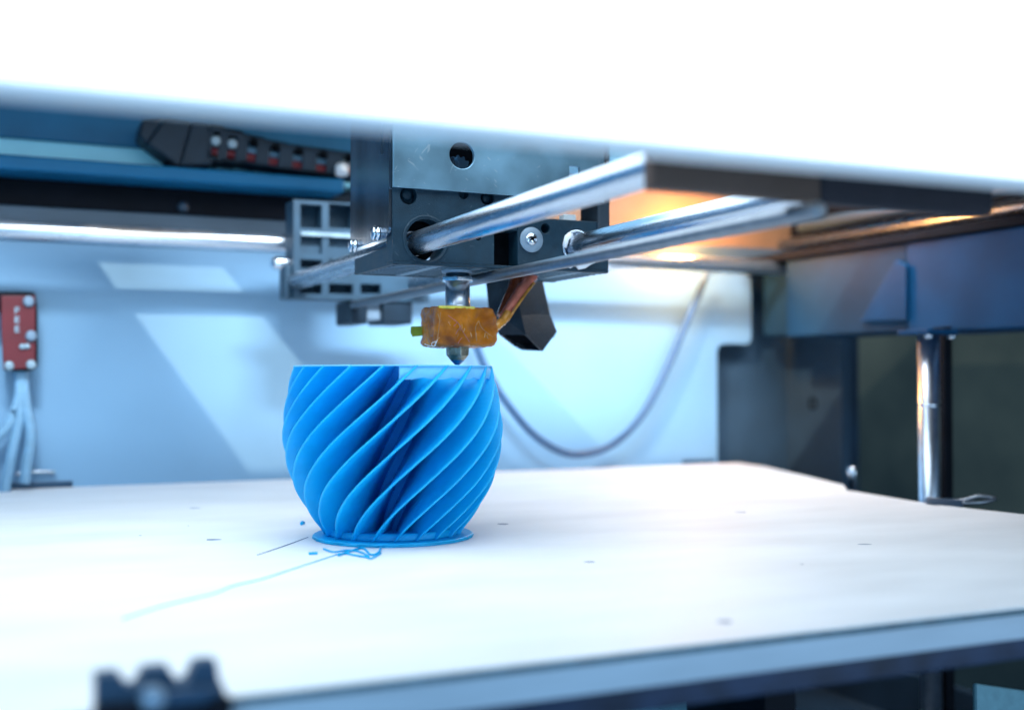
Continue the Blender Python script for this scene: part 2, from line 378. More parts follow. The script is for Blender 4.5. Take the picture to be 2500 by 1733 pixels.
# ================================================================ RODS
def rod(a, b, r, m, label, name='guide_rod', group='steel guide rods of the printer', ch=0.6):
    a = Vector(a); b = Vector(b); L = (b - a).length; d = (b - a).normalized()
    mb = MB().lathe(a, [(r - ch, 0), (r, ch), (r, L - ch), (r - ch, L)], axis=d, n=48)
    return tag(mb.build(name, m, loc=a), label, 'rod', group)
X1 = P(1030, 590, Y=286).x; Z1 = P(1030, 590, Y=286).z
X2 = P(1410, 600, Y=286).x; Z2 = P(1410, 600, Y=286).z
rod((X1, 165, Z1), (X1, 424, Z1), 3.2, M['rod'], 'thick steel rod running through the big left hole of the print head')
rod((X2, 185, Z2), (X2, 424, Z2), 3.2, M['rod'], 'steel rod running through the greased bearing at the right of the print head')
rod((126, 152, 69.2), (126, 422, 69.2), 1.55, M['rod_dark'], 'thinnest steel rod, passing just under the print head behind the nozzle')
rod((-117, 442, 93.6), (XR - 1, 442, 93.6), 3.4, M['rodx'], 'long cross rod in front of the pale back panel')
rod((362, 104, 107.3), (362, 474, 107.3), 3.6, M['rod'], 'blurred rod at upper right above the blue side beam')
rod((352, 104, 113.5), (352, 440, 113.5), 3.0, M['greyband'], 'dull grey bar directly above the upper right rod', name='grey_bar', group=None)
vx = P(2268, 1000, Y=326)
lr = thing('lift_rod', 'upright chrome rod standing before the dark window at right', 'rod', (vx.x, 326, -108), None)
MB().lathe((vx.x, 326, -108), [(3.9, 0), (3.9, 166.6)], n=40).build('shaft', M['rod_soft'], lr)
MB().lathe((vx.x, 326, 30.6), [(3.9, 0), (4.05, 0.2), (4.05, 1.0), (3.9, 1.2)], n=40).build('collar', M['steel'], lr)
MB().box(vx.x - 8, vx.x + 7, 318, 334, 57.5, 59.3).build('bracket', M['beam'], lr, bevel=0.5)
for sgn in (-1, 1): MB().lathe((vx.x + sgn * 5.5, 320, 57.6), [(1.6, 0), (1.6, -1.4), (1.0, -1.8)], n=6).build('bolt', M['steel'], lr)
tag(MB().box(vx.x + 12, vx.x + 16, 330, 336, -108, 61).build('wall_strip', M['black'], bevel=0.4), 'thin dark upright strip just right of the chrome lift rod', 'strip')

# ================================================================ PRINT BED
bl = P(-350, 1203, Z=0); br0 = P(1800, 1129, Z=0); br1 = P(1868, 1138, Z=0)
e1 = P(2060, 1183, Z=0); e2 = P(2068, 1196, Z=0); e3 = P(2290, 1232, Z=0); e4 = P(2500, 1255, Z=0); e5 = P(2900, 1322, Z=0)
XF = 270
yf0 = P(560, 1697, Z=0); yf1 = P(2500, 1481, Z=0)
top = [(bl.x, bl.y), (br0.x, br0.y), (br1.x, br1.y), (e1.x, e1.y), (e2.x, e2.y), (e3.x, e3.y), (e4.x, e4.y), (e5.x, e5.y), (e5.x, yf1.y), (-80, yf0.y)]
bed = thing('print_bed', 'white wooden print bed under the blue vase, edges pale blue', 'print bed', (150, 300, -5.8))
def slab(z0, z1, inset, name, m, bevel=0.0):
    c = Vector((150, 300)); pts = []
    for x, y in top:
        pts.append((x + (inset if x < 150 else -inset), y + (inset if y < 300 else -inset), z0))
    return MB().prism(pts, (0, 0, z1 - z0)).build(name, m, bed, bevel=bevel)
slab(-0.35, 0, 0, 'top_sheet', M['bed'], 0.1)
slab(-1.36, -0.36, 0.06, 'middle_ply', M['bed_edge'])
slab(-5.8, -1.37, 0.0, 'board', M['board'], 0.25)
sup = thing('bed_support', 'dark navy support bar under the front edge of the bed', 'support bar', (150, 160, -10))
MB().box(-80, 296, 152.5, 158, -10.0, -5.9).build('front_bar', M['navy'], sup, bevel=0.4)
MB().box(262, 290, 158.3, 330, -10.0, -5.9).build('side_bar', M['navy'], sup, bevel=0.4)
# knots and marks on the sheet
for i, (px, py, wpx, asp) in enumerate([(1228, 1279, 26, 1), (520, 1317, 34, .8), (475, 1240, 24, .6), (2110, 1328, 30, .5), (1440, 1371, 26, .8),
                              (1810, 1250, 26, .5), (1770, 1517, 34, 1), (1958, 1377, 8, 1), (342, 1307, 7, 1), (460, 1283, 5, 1)]):
    c = P(px, py, Z=0.0); sc_ = wpx / 2 * (c - CAM).length / FPX
    ring = [(c.x + RT.x * sc_ * math.cos(a) * (1 + .2 * math.sin(3 * a + i)) - RT.y * sc_ * math.sin(a) * asp, c.y + RT.y * sc_ * math.cos(a) * (1 + .2 * math.sin(3 * a + i)) + RT.x * sc_ * math.sin(a) * asp, 0.012) for a in [k * math.pi / 9 for k in range(18)]]
    MB().prism(ring, (0, 0, 0.03)).build('knot', M['spot'], bed)
# dark fragments below the bed
lowp = P(1600, 1716, Y=230)
tag(MB().box(P(1450, 1716, Y=230).x, P(1738, 1716, Y=230).x, 230, 250, -60, lowp.z).build('lower_block', M['tealpiece'], bevel=0.8), 'pale teal block below the bed at the bottom edge', 'block')
q = P(2385, 1668, Y=240)
tag(MB().prism([(q.x, 240, q.z), (q.x, 240, q.z - 40), (q.x + 60, 240, q.z - 46), (q.x + 60, 240, q.z - 13)], (0, 2, 0)).build('lower_bracket', M['tealpiece'], bevel=0.8), 'pale teal slanted bracket below the bed at bottom right', 'bracket')
tag(MB().box(150, 158, 200, 420, -108, -12).build('inner_post', M['black']), 'dark post in the shade underneath the bed', 'post')

# ================================================================ VASE
VC = Vector(P(961, 1310, Z=0)); d0 = 300
VC = Vector((RT.x * (961 - 1250) / FPX * d0 + math.sin(TH) * d0, RT.y * (961 - 1250) / FPX * d0 + math.cos(TH) * d0, 0))
RIM = 44.4
prof = [(1.0, 17.9), (2.4, 18.6), (5, 20.6), (8.6, 23.0), (14.9, 26.2), (22.2, 28.1), (26.4, 28.55), (30.5, 28.45), (38.6, 27.2), (RIM, 25.8)]
def R(z):
    for i in range(len(prof) - 1):
        a, b = prof[i], prof[i + 1]
        if z <= b[0] or i == len(prof) - 2:
            m0 = (prof[i + 1][1] - prof[max(i - 1, 0)][1]) / (prof[i + 1][0] - prof[max(i - 1, 0)][0])
            j = min(i + 2, len(prof) - 1); m1 = (prof[j][1] - a[1]) / (prof[j][0] - a[0])
            h = b[0] - a[0]; t = max(0, min(1, (z - a[0]) / h))
            return (2 * t ** 3 - 3 * t * t + 1) * a[1] + (t ** 3 - 2 * t * t + t) * h * m0 + (-2 * t ** 3 + 3 * t * t) * b[1] + (t ** 3 - t * t) * h * m1
vase = thing('vase', 'bright blue printed vase with spiral fins standing on the white bed', 'vase', VC)
NF = 20; NZ = 60; TW = math.radians(102)
def front_angle(): return math.atan2(CAM.y - VC.y, CAM.x - VC.x)
A0 = front_angle()
def fin(k):
    a_top = A0 + math.radians(-5.0) + 2 * math.pi * k / NF
    rings = []
    for i in range(NZ + 1):
        z = 1.0 + (RIM - 1.0) * i / NZ
        a = a_top - TW * (RIM - z) / (RIM - 1.0)
        Rz = R(z); rc = 0.38 * Rz
        ur = Vector((math.cos(a), math.sin(a), 0)); ut = Vector((-math.sin(a), math.cos(a), 0))
        c = Vector((VC.x, VC.y, z)); ring = []
        t = 0.43; sw = 0.35                                   # half thickness; blades lean back a little
        def pt(r, s_): return c + ur * r + ut * (s_ + sw * (1 - (r - rc) / (Rz - rc)) * 2.0)
        for r_, s_ in ((rc - 1, t * 1.6), ((rc + Rz) / 2, t * 1.2), (Rz - 0.5, t), (Rz - 0.12, t * .7), (Rz, 0), (Rz - 0.12, -t * .7), (Rz - 0.5, -t), ((rc + Rz) / 2, -t * 1.2), (rc - 1, -t * 1.6)):
            ring.append(pt(r_, s_))
        rings.append(ring)
    return MB().rings(rings, smooth=True)
for k in range(NF):
    fin(k).build('fin', M['vase'], vase)
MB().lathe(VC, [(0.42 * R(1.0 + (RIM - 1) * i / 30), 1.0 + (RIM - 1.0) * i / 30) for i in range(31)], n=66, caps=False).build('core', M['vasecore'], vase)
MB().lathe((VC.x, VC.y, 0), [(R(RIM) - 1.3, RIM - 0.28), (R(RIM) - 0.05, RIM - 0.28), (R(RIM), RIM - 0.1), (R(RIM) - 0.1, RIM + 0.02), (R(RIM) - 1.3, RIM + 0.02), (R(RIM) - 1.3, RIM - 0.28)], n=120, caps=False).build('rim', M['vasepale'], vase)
# foot ring and raft
MB().lathe((VC.x, VC.y, 0), [(15.5, 1.0), (16.9, 1.02), (17.1, 1.3), (17.0, 2.7), (15.6, 2.8)], n=72).build('foot_ring', M['vase'], vase)
rr = []
NR = 120
for z_, dr in ((0.02, 0), (0.35, 0.35), (0.42, -0.1), (0.75, 0.25), (0.98, -0.2)):
    rr.append([Vector((VC.x + (20.5 + dr + 0.35 * noise.noise(Vector((math.cos(a) * 9, math.sin(a) * 9, z_ * 3)))) * math.cos(a),
                       VC.y + (20.5 + dr + 0.35 * noise.noise(Vector((math.cos(a) * 9, math.sin(a) * 9, z_ * 3)))) * math.sin(a), z_)) for a in [2 * math.pi * i / NR for i in range(NR)]])
MB().rings(rr).build('raft', M['vase'], vase)
# added band near the rim, on the right; its paler blue paints the light there
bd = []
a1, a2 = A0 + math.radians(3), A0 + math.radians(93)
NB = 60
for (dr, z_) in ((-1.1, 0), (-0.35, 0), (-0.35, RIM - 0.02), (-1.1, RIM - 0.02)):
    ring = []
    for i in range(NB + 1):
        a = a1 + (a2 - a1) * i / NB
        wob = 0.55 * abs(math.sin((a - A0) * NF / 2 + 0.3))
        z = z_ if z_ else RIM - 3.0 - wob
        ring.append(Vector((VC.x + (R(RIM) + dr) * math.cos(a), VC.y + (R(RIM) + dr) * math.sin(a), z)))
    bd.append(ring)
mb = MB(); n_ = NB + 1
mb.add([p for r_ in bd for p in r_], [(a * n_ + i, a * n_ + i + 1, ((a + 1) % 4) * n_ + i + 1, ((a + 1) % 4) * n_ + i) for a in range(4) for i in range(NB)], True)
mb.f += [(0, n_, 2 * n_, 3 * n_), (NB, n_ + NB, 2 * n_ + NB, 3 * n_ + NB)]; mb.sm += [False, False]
ob = mb.build('rim_light_band', M['vasepale'], vase); ob['label'] = 'pale band at the rim, light on the vase top put into its colour'

# loose filament
def strand(pix, r, label, name='filament_strand', z=0.3, k=8, m='vase'):
    pts = [Vector(P(px, py, Z=0)) for px, py in pix]
    pts = [Vector((p.x, p.y, z + 0.05 * math.sin(i * 2.1))) for i, p in enumerate(pts)]
    pp = spline(pts, k)
    return tag(MB().tube(pp, r, n=8).build(name, M[m], loc=pp[0]), label, 'filament')
strand([(300, 1512), (400, 1480), (520, 1450), (570, 1431), (640, 1415), (720, 1388), (800, 1362), (830, 1352)], 0.11, 'long straight blue filament strand running left across the white bed', z=0.15)
strand([(790, 1342), (815, 1350), (850, 1345), (880, 1350), (900, 1362), (870, 1358), (840, 1352)], 0.22, 'curled blue filament loop touching the front of the raft')
strand([(826, 1358), (850, 1350), (885, 1340), (905, 1356), (925, 1350), (932, 1326)], 0.25, 'crooked blue filament end rising over the raft front')
strand([(892, 1358), (905, 1366), (930, 1352)], 0.2, 'shortest blue filament bit in front of the raft')
strand([(754, 1354), (775, 1353)], 0.35, 'pale blue flake on the bed left of the filament tangle', name='filament_flake')
strand([(736, 1282), (738, 1279), (741, 1280)], 0.45, 'tiny blue crumb on the bed left of the vase foot', name='filament_crumb', z=0.5)
strand([(628, 1355), (700, 1331), (752, 1311)], 0.10, 'thin dark scratch line on the bed left of the raft', name='scratch', z=0.06, m='cable')['category'] = 'scratch'

# ================================================================ PRINT HEAD
YF, YB = 286.0, 321.0
XL = P(958, 644, Y=YF).x; XRr = P(1486, 667, Y=YF).x; ZB = P(958, 644, Y=YF).z
head = thing('extruder_carriage', 'dark carriage with steel plates sliding on two rods', 'print head', ((XL + XRr) / 2, 303, ZB))
F = lambda px, py, Y=YF: P(px, py, Y=Y)
xg0, xg1 = F(1206, 600).x, F(1264, 600).x
ZP = F(957, 457, YF - 1).z
# left front housing
hl = MB().box(XL, xg0, YF, YF + 26, ZB + 0.9, ZP + 2).build('front_housing', M['plastic'], head, bevel=0.25)
def bore(px, py, rad, depth, Y0=YF): 
    c = F(px, py, Y0); return MB().cyl((c.x, Y0 - 3, c.z), (c.x, Y0 + depth, c.z), rad, n=40)
cut(hl, MB().box(XL - 2, xg0 - 9, YF + 5, YF + 30, ZB - 1, ZP + 30))
cut(hl, bore(1040, 585, 5.5, 14))
cut(hl, bore(997, 478, 2.35, 3.5)); cut(hl, bore(1132, 474, 1.4, 3)); cut(hl, bore(1190, 484, 2.0, 3)); cut(hl, bore(1168, 580, 0.85, 4))
# right front housing
xr = XRr
hr = MB().box(xg1, xr, YF, YF + 26, ZB + 0.9, F(1450, 541).z).build('front_housing', M['plastic'], head, bevel=0.25)
hr['label'] = 'right half of the housing with the washer and the bearing'
c3 = F(1410, 603)
cut(hr, bore(1410, 603, 4.9, 20)); cut(hr, bore(1332, 558, 1.35, 6))
# gap between the halves
MB().box(xg0 + 0.05, xg1 - 0.05, YF + 6, YF + 9, ZB + 1, ZP + 2).build('recess_shade_backing', M['hole'], head)
MB().box(xg0 + 0.05, xg1 - 0.05, YF + 0.3, YF + 5.9, F(1230, 562).z, ZP + 2).build('bridge', M['plastic'], head, bevel=0.2)
MB().box(XL + 8, XRr - 8, YF + 24, YB - 1, ZP - 6, ZP + 24).build('motor', M['hole'], head, bevel=0.6)
# ring lip round the left bore and dark bushing inside
c1 = F(1040, 585)
MB().lathe((c1.x, YF + 0.25, c1.z), [(5.6, 0), (6.0, -0.55), (6.5, -0.5), (6.6, 0)], axis=(0, 1, 0), n=48, caps=False).build('bore_lip', M['plastic'], head)
MB().lathe((c1.x, YF + 8, c1.z), [(5.45, 0), (3.6, 0), (3.6, 4), (5.45, 4)], axis=(0, 1, 0), n=40, caps=False).build('bushing', M['hole'], head)
def screw(px, py, Y0, rad, m='steel', slot=True, name='screw', par=None, lift=0.0):
    c = F(px, py, Y0)
    o = MB().lathe((c.x, Y0, c.z), [(rad * 0.95, 0.3), (rad, 0), (rad, -0.35 - lift), (rad * .8, -0.7 - lift), (rad * .3, -0.85 - lift)], axis=(0, 1, 0), n=32).build(name, M[m], par or head, bevel=0.0)
    if slot:
        mb = MB()
        for a in (0.6, 0.6 + math.pi / 2):
            u = Vector((math.cos(a), 0, math.sin(a))); v_ = Vector((-math.sin(a), 0, math.cos(a)))
            h = rad * .55; t = rad * .13; pts = [Vector((c.x, Y0 - 0.45 - lift, c.z)) + u * s_ * h + v_ * q_ * t for s_, q_ in ((-1, -1), (1, -1), (1, 1), (-1, 1))]
            mb.prism(pts, (0, -0.43, 0))
        mb.build('cross_slot', M['hole'], o)
    return o
screw(993, 476, YF + 2.6, 1.55, 'plastic', False); screw(1186, 486, YF + 2.4, 1.3, 'plastic', False)
cs = F(1296, 586)
MB().lathe((cs.x, YF - 0.02, cs.z), [(3.45, 0), (3.5, -0.5), (3.4, -0.6), (1.2, -0.6)], axis=(0, 1, 0), n=48).build('washer', M['washer'], head)
screw(1297, 584, YF - 0.6, 1.75, 'steel')
# bearing with grease
MB().lathe((c3.x, YF + 0.4, c3.z), [(4.85, 0), (4.85, -0.7), (4.5, -0.9), (4.1, -0.5), (3.9, 0.3), (3.3, 0.6), (3.3, 4)], axis=(0, 1, 0), n=48, caps=False).build('bearing', M['steel'], head)
random.seed(3)
def blob(pix, Y0, name, m, thick=0.9):
    ctr = Vector((sum(p[0] for p in pix) / len(pix), sum(p[1] for p in pix) / len(pix)))
    rings = []
    for s_, d_ in ((1.0, 0.0), (0.97, -0.35), (0.72, -0.8), (0.35, -1.0)):
        ring = []
        for (x, y) in pix:
            p = F(ctr.x + (x - ctr.x) * s_, ctr.y + (y - ctr.y) * s_, Y0); ring.append(Vector((p.x, Y0 + d_ * thick, p.z)))
        rings.append(ring)
    return MB().rings(rings).build(name, M[m], head)
blob([(1388, 632), (1402, 628), (1416, 632), (1430, 629), (1446, 626), (1453, 642), (1440, 648), (1428, 656), (1412, 659), (1404, 650), (1394, 646)], YF - 0.3, 'grease', 'grease', 1.3)
blob([(1374, 594), (1378, 576), (1388, 567), (1398, 570), (1400, 578), (1390, 582), (1384, 592), (1382, 606), (1376, 606)], YF - 0.3, 'grease', 'grease', 0.8)
blob([(1378, 634), (1386, 640), (1398, 652), (1392, 656), (1382, 648)], YF - 0.2, 'grease', 'grease', 0.6)
# post at the right end, block above
p0, p1 = F(1456, 560), F(1484, 560)
MB().box(p0.x, p1.x, YF - 1.2, YF + 10, F(1460, 566).z, ZP + 24).build('end_post', M['side'], head, bevel=0.5)
MB().box(p1.x + 0.1, p1.x + 1.2, YF + 1, YF + 12, F(1460, 566).z, ZP + 24).build('end_flange', M['steel'], head, bevel=0.2)
MB().box(F(1388, 530).x, F(1419, 530).x, YF + 3, YF + 6, F(1400, 541).z + 0.05, F(1400, 520).z).build('white_connector', M['fascia'], head, bevel=0.3)
# upper steel plate with round hole and notch
pt_ = MB().box(XL - 0.3, F(1470, 400).x, YF - 1.4, YF - 0.2, ZP, 142).build('steel_plate', M['plate'], head, bevel=0.15)
hc = F(1128, 380, YF - 1.4)
cut(pt_, MB().cyl((hc.x, YF - 8, hc.z), (hc.x, YF + 6, hc.z), 3.6, n=48))
n0, n1 = F(1385, 420), F(1410, 420)
cut(pt_, MB().box(n0.x, n1.x, YF - 8, YF + 6, F(1385, 432).z, F(1385, 408).z))
MB().lathe((hc.x - 3.2, YF + 6, hc.z - 0.5), [(2.9, 0), (2.9, 1)], axis=(0, 1, 0), n=28).build('idler_wheel', M['steel'], head)
mb = MB(); 
gc = Vector((hc.x + 1.6, YF + 5, hc.z - 2.2)); ring = []
for i in range(48):
    r_ = 3.3 + (0.28 if i % 4 < 2 else -0.28); a = 2 * math.pi * i / 48; ring.append(gc + Vector((r_ * math.cos(a), 0, r_ * math.sin(a))))
mb.prism(ring, (0, 1.6, 0)); mb.build('gear', M['side'], head)
# polished side plate with slot and screws
zsb = P(905, 592, X=XL - 0.8).z
sidep = rounded([(XL - 0.9, YB + 0.6, zsb), (XL - 0.9, YF + 1.2, zsb), (XL - 0.9, YF + 0.4, zsb + 2), (XL - 0.9, YF + 0.4, 142), (XL - 0.9, YB + 0.6, 142)], [0, 1.5, 1.0, 0, 0])
sd = MB().prism(sidep, (0.8, 0, 0)).build('side_plate', M['side'], head, bevel=0.15)
sl = P(932, 350, X=XL - 1)
cut(sd, MB().box(XL - 4, XL + 2, sl.y - 1.2, sl.y + 1.2, sl.z - 3, sl.z + 8))
for (px, py) in ((923, 571), (867, 601)):
    c = P(px, py, X=XL - 1)
    o = MB().lathe((XL - 0.95, c.y, c.z), [(1.9, 0), (1.9, -0.35), (1.25, -0.6), (1.25, -1.0), (1.9, -1.25), (1.7, -1.7), (0.6, -2.0)], axis=(1, 0, 0), n=32).build('side_screw', M['steel'], head)
# lower tray: left skirt and slatted underside
zt0 = P(958, 592, X=XL).z
MB().prism([(XL + 0.2, YF + 0.1, ZB), (XL + 0.2, YB, ZB), (XL + 0.2, YB, P(861, 634, X=XL).z), (XL + 0.2, YF + 0.1, zt0 - 0.4)], (1.8, 0, 0)).build('skirt', M['plastic'], head, bevel=0.15)
MB().box(XRr - 1.8, XRr - 0.1, YF + 26.1, YB, ZB + 0.3, ZB + 6).build('skirt', M['plastic'], head, bevel=0.15)
MB().box(XL + 0.1, XRr, YF + 0.05, YF + 2.2, ZB, ZB + 0.88).build('under_rim', M['plastic'], head, bevel=0.1)
MB().box(XL + 2.1, XRr, YB - 2, YB, ZB, ZB + 0.88).build('under_rim', M['plastic'], head, bevel=0.1)
for xx in (XL + 12, XL + 25, XRr - 22, XRr - 10): MB().box(xx, xx + 2.6, YF + 2.3, YB - 2.1, ZB + 0.0, ZB + 0.16).build('spine', M['ribs'], head)
sm = None
nx = 8
for i in range(nx):
    y0 = YF + 3.9 + i * 3.6
    o = MB().box(XL + 2.1, XRr - 0.2, 0, 1.2, ZB + 0.02, ZB + 0.14).build('slat', M['ribs'], head) if sm is None else None
    if o is None:
        o = sm.copy(); COL.objects.link(o); o.parent = head
    else: sm = o
    o.location = (0, y0 * U, 0)
MB().box(XL + 2.1, XRr - 0.4, YF + 2.3, YB - 2.1, ZB + 0.17, ZB + 0.9).build('slat_shade_backing', M['hole'], head)  # black backing that paints the shade between the slats

# hotend
NX = F(1117, 760, 298)
nc = Vector((NX.x, 298, 0))
zz = lambda py: P(1117, py, Y=298).z
MB().cyl((nc.x, 298, zz(653)), (nc.x, 298, zz(668)), 4.75, 4.3, n=40).build('collar', M['washer'], head, bevel=0.3)
MB().cyl((nc.x, 298, zz(668)), (nc.x, 298, zz(676)), 3.3, n=32).build('throat', M['plastic'], head)
MB().cyl((nc.x, 298, zz(676)), (nc.x, 298, zz(688)), 4.9, n=6, smooth=False, rot=0.35).build('hex_nut', M['steel'], head, bevel=0.3)
MB().lathe((nc.x, 298, 0), [(3.45, zz(688.5)), (3.45, zz(745)), (3.6, zz(749)), (4.1, zz(753))], n=48).build('heat_break', M['rod_soft'], head)
# taped heater block: subdivided wrinkled box
bx0, bx1 = P(1064, 800, Y=292).x, P(1207, 800, Y=292).x
bz1, bz0 = P(1130, 750, Y=292).z, P(1130, 845, Y=292).z
cen = Vector(((bx0 + bx1) / 2, 298.1, (bz0 + bz1) / 2)); hx, hy, hz = (bx1 - bx0) / 2, 6.4, (bz1 - bz0) / 2
bm = bmesh.new(); bmesh.ops.create_cube(bm, size=2)
bmesh.ops.subdivide_edges(bm, edges=bm.edges, cuts=26, use_grid_fill=True)
mb = MB(); vs = []
for v in bm.verts:
    p = v.co.copy()
    e = Vector((p.x * hx, p.y * hy, p.z * hz))
    # round the corners
    rr_ = 1.1; q_ = Vector((max(-hx + rr_, min(hx - rr_, e.x)), max(-hy + rr_, min(hy - rr_, e.y)), max(-hz + rr_, min(hz - rr_, e.z))))
    dd = e - q_
    if dd.length > rr_: e = q_ + dd.normalized() * rr_
    if p.x > 0.6 : e.x += 3.2 * (1 - abs(e.z + 0.6) / hz * 0.9) * max(0, p.x - 0.6) / 0.4 * (0.35 + 0.65 * (1 + p.y) / 2)
    nn = 0.42 * noise.noise(Vector((e.x * .35 + e.z * .25, e.y * .5, e.z * .5 - e.x * .2)) + Vector((3, 1, 7))) + 0.16 * noise.noise(e * 1.3) + 0.30 * abs(noise.noise(Vector((e.x * 1.2, e.y, e.z * 0.35 + e.x * .5))))
    e += Vector((0.5 * p.x, p.y, 0.6 * p.z)).normalized() * nn * 1.5
    vs.append(cen + e)
bm.verts.ensure_lookup_table()
mb.add(vs, [tuple(v.index for v in f.verts) for f in bm.faces], True); bm.free()
hb = mb.build('heater_block', M['tape'], head)
# glints drawn as pale crease lines; loose threads and edges of the tape
def wisp(pts, Y0, r, m, name, par, rs=None):
    pp = spline([P(x, y, Y=Y0) for x, y in pts], 6); return MB().tube(pp, r, n=6).build(name, M[m], par)
wisp([(1094, 770), (1120, 790), (1126, 803), (1146, 834)], 291.3, 0.07, 'copper', 'crease_glint', hb)
wisp([(1069, 766), (1073, 785), (1068, 828)], 291.2, 0.10, 'gold', 'crease_glint', hb)
wisp([(1036, 840), (1060, 846), (1064, 834), (1054, 838), (1058, 846), (1068, 830)], 290.8, 0.06, 'fascia', 'crease_glint', hb)
wisp([(1169, 783), (1161, 800), (1164, 832)], 291.0, 0.12, 'gold', 'crease_glint', hb)
wisp([(1169, 783), (1176, 800), (1196, 818)], 291.0, 0.09, 'gold', 'crease_glint', hb)
random.seed(11)
for i in range(16):
    x0 = random.uniform(1068, 1196); y0 = random.uniform(760, 825); a = random.choice((1.35, 1.6, 0.9, 2.2)) + random.uniform(-.3, .3); L = random.uniform(8, 26)
    wisp([(x0, y0), (x0 + L * .5 * math.cos(a) + random.uniform(-2, 2), y0 + L * .5 * math.sin(a)), (x0 + L * math.cos(a), min(840, y0 + L * math.sin(a)))], 291.35, random.uniform(0.04, 0.09), random.choice(('gold', 'copper', 'paletape')), 'crease_glint', hb)
MB().box(bx0 + 0.8, bx0 + 11.5, 291.7, 292.6, bz1 - 0.55, bz1 + 0.28).build('yellow_edge', M['yellow'], hb, bevel=0.2)
MB().box(bx0 + 2, bx0 + 9, 292.8, 299, bz1 + 0.0, bz1 + 0.42).build('yellow_edge', M['yellow'], hb, bevel=0.1)
fl = [(1004, 797), (1038, 796), (1038, 819), (1008, 822), (1003, 812)]
MB().prism([P(x, y, Y=303) for x, y in fl], (0, 0.5, 0)).build('tape_flap', M['green'], hb, bevel=0.1)
# wires wrapped in tape
pa = [P(1226, 776, Y=298), P(1247, 744, Y=299), P(1268, 714, Y=300), P(1290, 685, Y=302), P(1306, 660, Y=304)]
pb = [P(1222, 772, Y=301), P(1243, 730, Y=303), P(1262, 692, Y=305), P(1268, 658, Y=308)]
MB().tube(spline(pb, 8), 1, n=16, rs=[1.2 + 1.9 * i / 24 for i in range(25)]).build('wire_sleeve', M['brown'], head)
sp_ = spline(pa, 8); MB().tube(sp_, 1, n=16, rs=[1.1 + 0.75 * min(1, i / 24) + 0.07 * math.sin(i * 1.7) for i in range(len(sp_))]).build('wire_sleeve', M['copper'], head)
sp_ = spline([p + Vector((1.1, -1.4, -0.7)) for p in pa[:4]], 8); MB().tube(sp_, 0.45, n=8).build('wire_seam', M['gold'], head)
sp_ = spline([P(1196, 812, Y=294), P(1212, 795, Y=294.5), P(1228, 782, Y=296), P(1240, 764, Y=297)], 6)
MB().tube(sp_, 1, n=12, rs=[1.05 + 0.6 * abs(math.sin(i * 1.3)) * (1 - i / 30) for i in range(len(sp_))]).build('tape_collar', M['gold'], head)
# nozzle
nz = MB().cyl((nc.x, 298, zz(843)), (nc.x, 298, zz(868)), 3.35, 3.25, n=6, smooth=False, rot=0.1).build('nozzle', M['brass'], head, bevel=0.15)
MB().lathe((nc.x, 298, 0), [(3.0, zz(867.8)), (1.9, zz(880))], n=32, caps=False).build('nozzle_cone', M['brass'], nz)
MB().lathe((nc.x, 298, 0), [(2.05, zz(876)), (1.95, zz(880)), (0.9, zz(889)), (0.45, RIM + 0.12)], n=32).build('blue_tip', M['bluetip'], nz)
# fan duct
K = 420 / 2303
D = lambda x, y, Y: P(980 + x * K, 640 + y * K, Y=Y)
dv = [D(1110, 60, 324), D(1500, 60, 318), D(1850, 60, 328), D(1850, 60, 342), D(1110, 60, 342),          # 0-4 top ring
      D(1165, 590, 324), D(1600, 700, 317), D(1990, 700, 328), D(1990, 700, 341), D(1165, 590, 341),       # 5-9
      D(1310, 975, 324), D(1670, 972, 316), D(2085, 925, 328), D(2040, 1010, 338), D(1500, 1120, 338),      # 10-14
      D(1892, 1192, 320), D(1610, 1178, 332)]
mb = MB(); mb.add(dv, [(0, 1, 6, 5), (1, 2, 7, 6), (2, 3, 8, 7), (3, 4, 9, 8), (4, 0, 5, 9),
                       (5, 6, 11, 10), (6, 7, 12, 11), (7, 8, 13, 12), (8, 9, 14, 13), (9, 5, 10, 14), (11, 12, 15), (12, 13, 16, 15), (13, 14, 16)])
du = mb.build('fan_duct', M['duct'], head)
sf = du.modifiers.new('thick', 'SOLIDIFY'); sf.thickness = 0.0007; sf.offset = -1
MB().prism([D(1350, 965, 328), D(1700, 960, 322), D(1870, 1130, 325), D(1620, 1120, 333)], (0, 0, 4)).build('duct_mouth_shade', M['hole'], du)  # black inset painting the shade inside the duct

# ================================================================ REAR SLIDER BLOCK
YK = 421.0
G = lambda px, py: P(px, py, Y=YK)
blk = thing('slider_block', 'blurred dark slider block with square pockets on the cross rod', 'slider block', (G(870, 700).x, YK + 15, G(870, 728).z))
g = MB().box(G(716, 600).x, G(1048, 600).x, YK, YK + 12, G(716, 728).z, G(716, 487).z).build('body', M['block'], blk, bevel=0.5)
for x0, x1 in ((733, 786), (803, 862), (880, 930)):
    for y0, y1 in ((501, 556), (577, 618), (635, 654), (694, 716)):
        a, b = G(x0, y1), G(x1, y0)
        cut(g, MB().box(a.x, b.x, YK - 3, YK + (10 if y0 != 577 else 3), a.z, b.z))
cut(g, MB().box(G(866, 700).x, G(1060, 700).x, YK - 3, YK + 40, G(990, 660).z, 130))
MB().box(G(699, 700).x, G(716, 700).x - .05, YK + 2, YK + 11.5, G(716, 728).z, G(716, 645).z).build('foot', M['block'], blk, bevel=0.5)
MB().box(G(733, 700).x, G(862, 700).x, YK - 0.8, YK - 0.05, G(740, 576).z, G(740, 566).z).build('bright_lip', M['solder'], blk, bevel=0.2)
for x0, x1 in ((858, 900), (938, 1010)):
    a, b = G(x0, 790), G(x1, 733)
    MB().box(a.x, b.x, YK + 1, YK + 22, a.z, b.z).build('lug', M['chain'], blk, bevel=0.8)
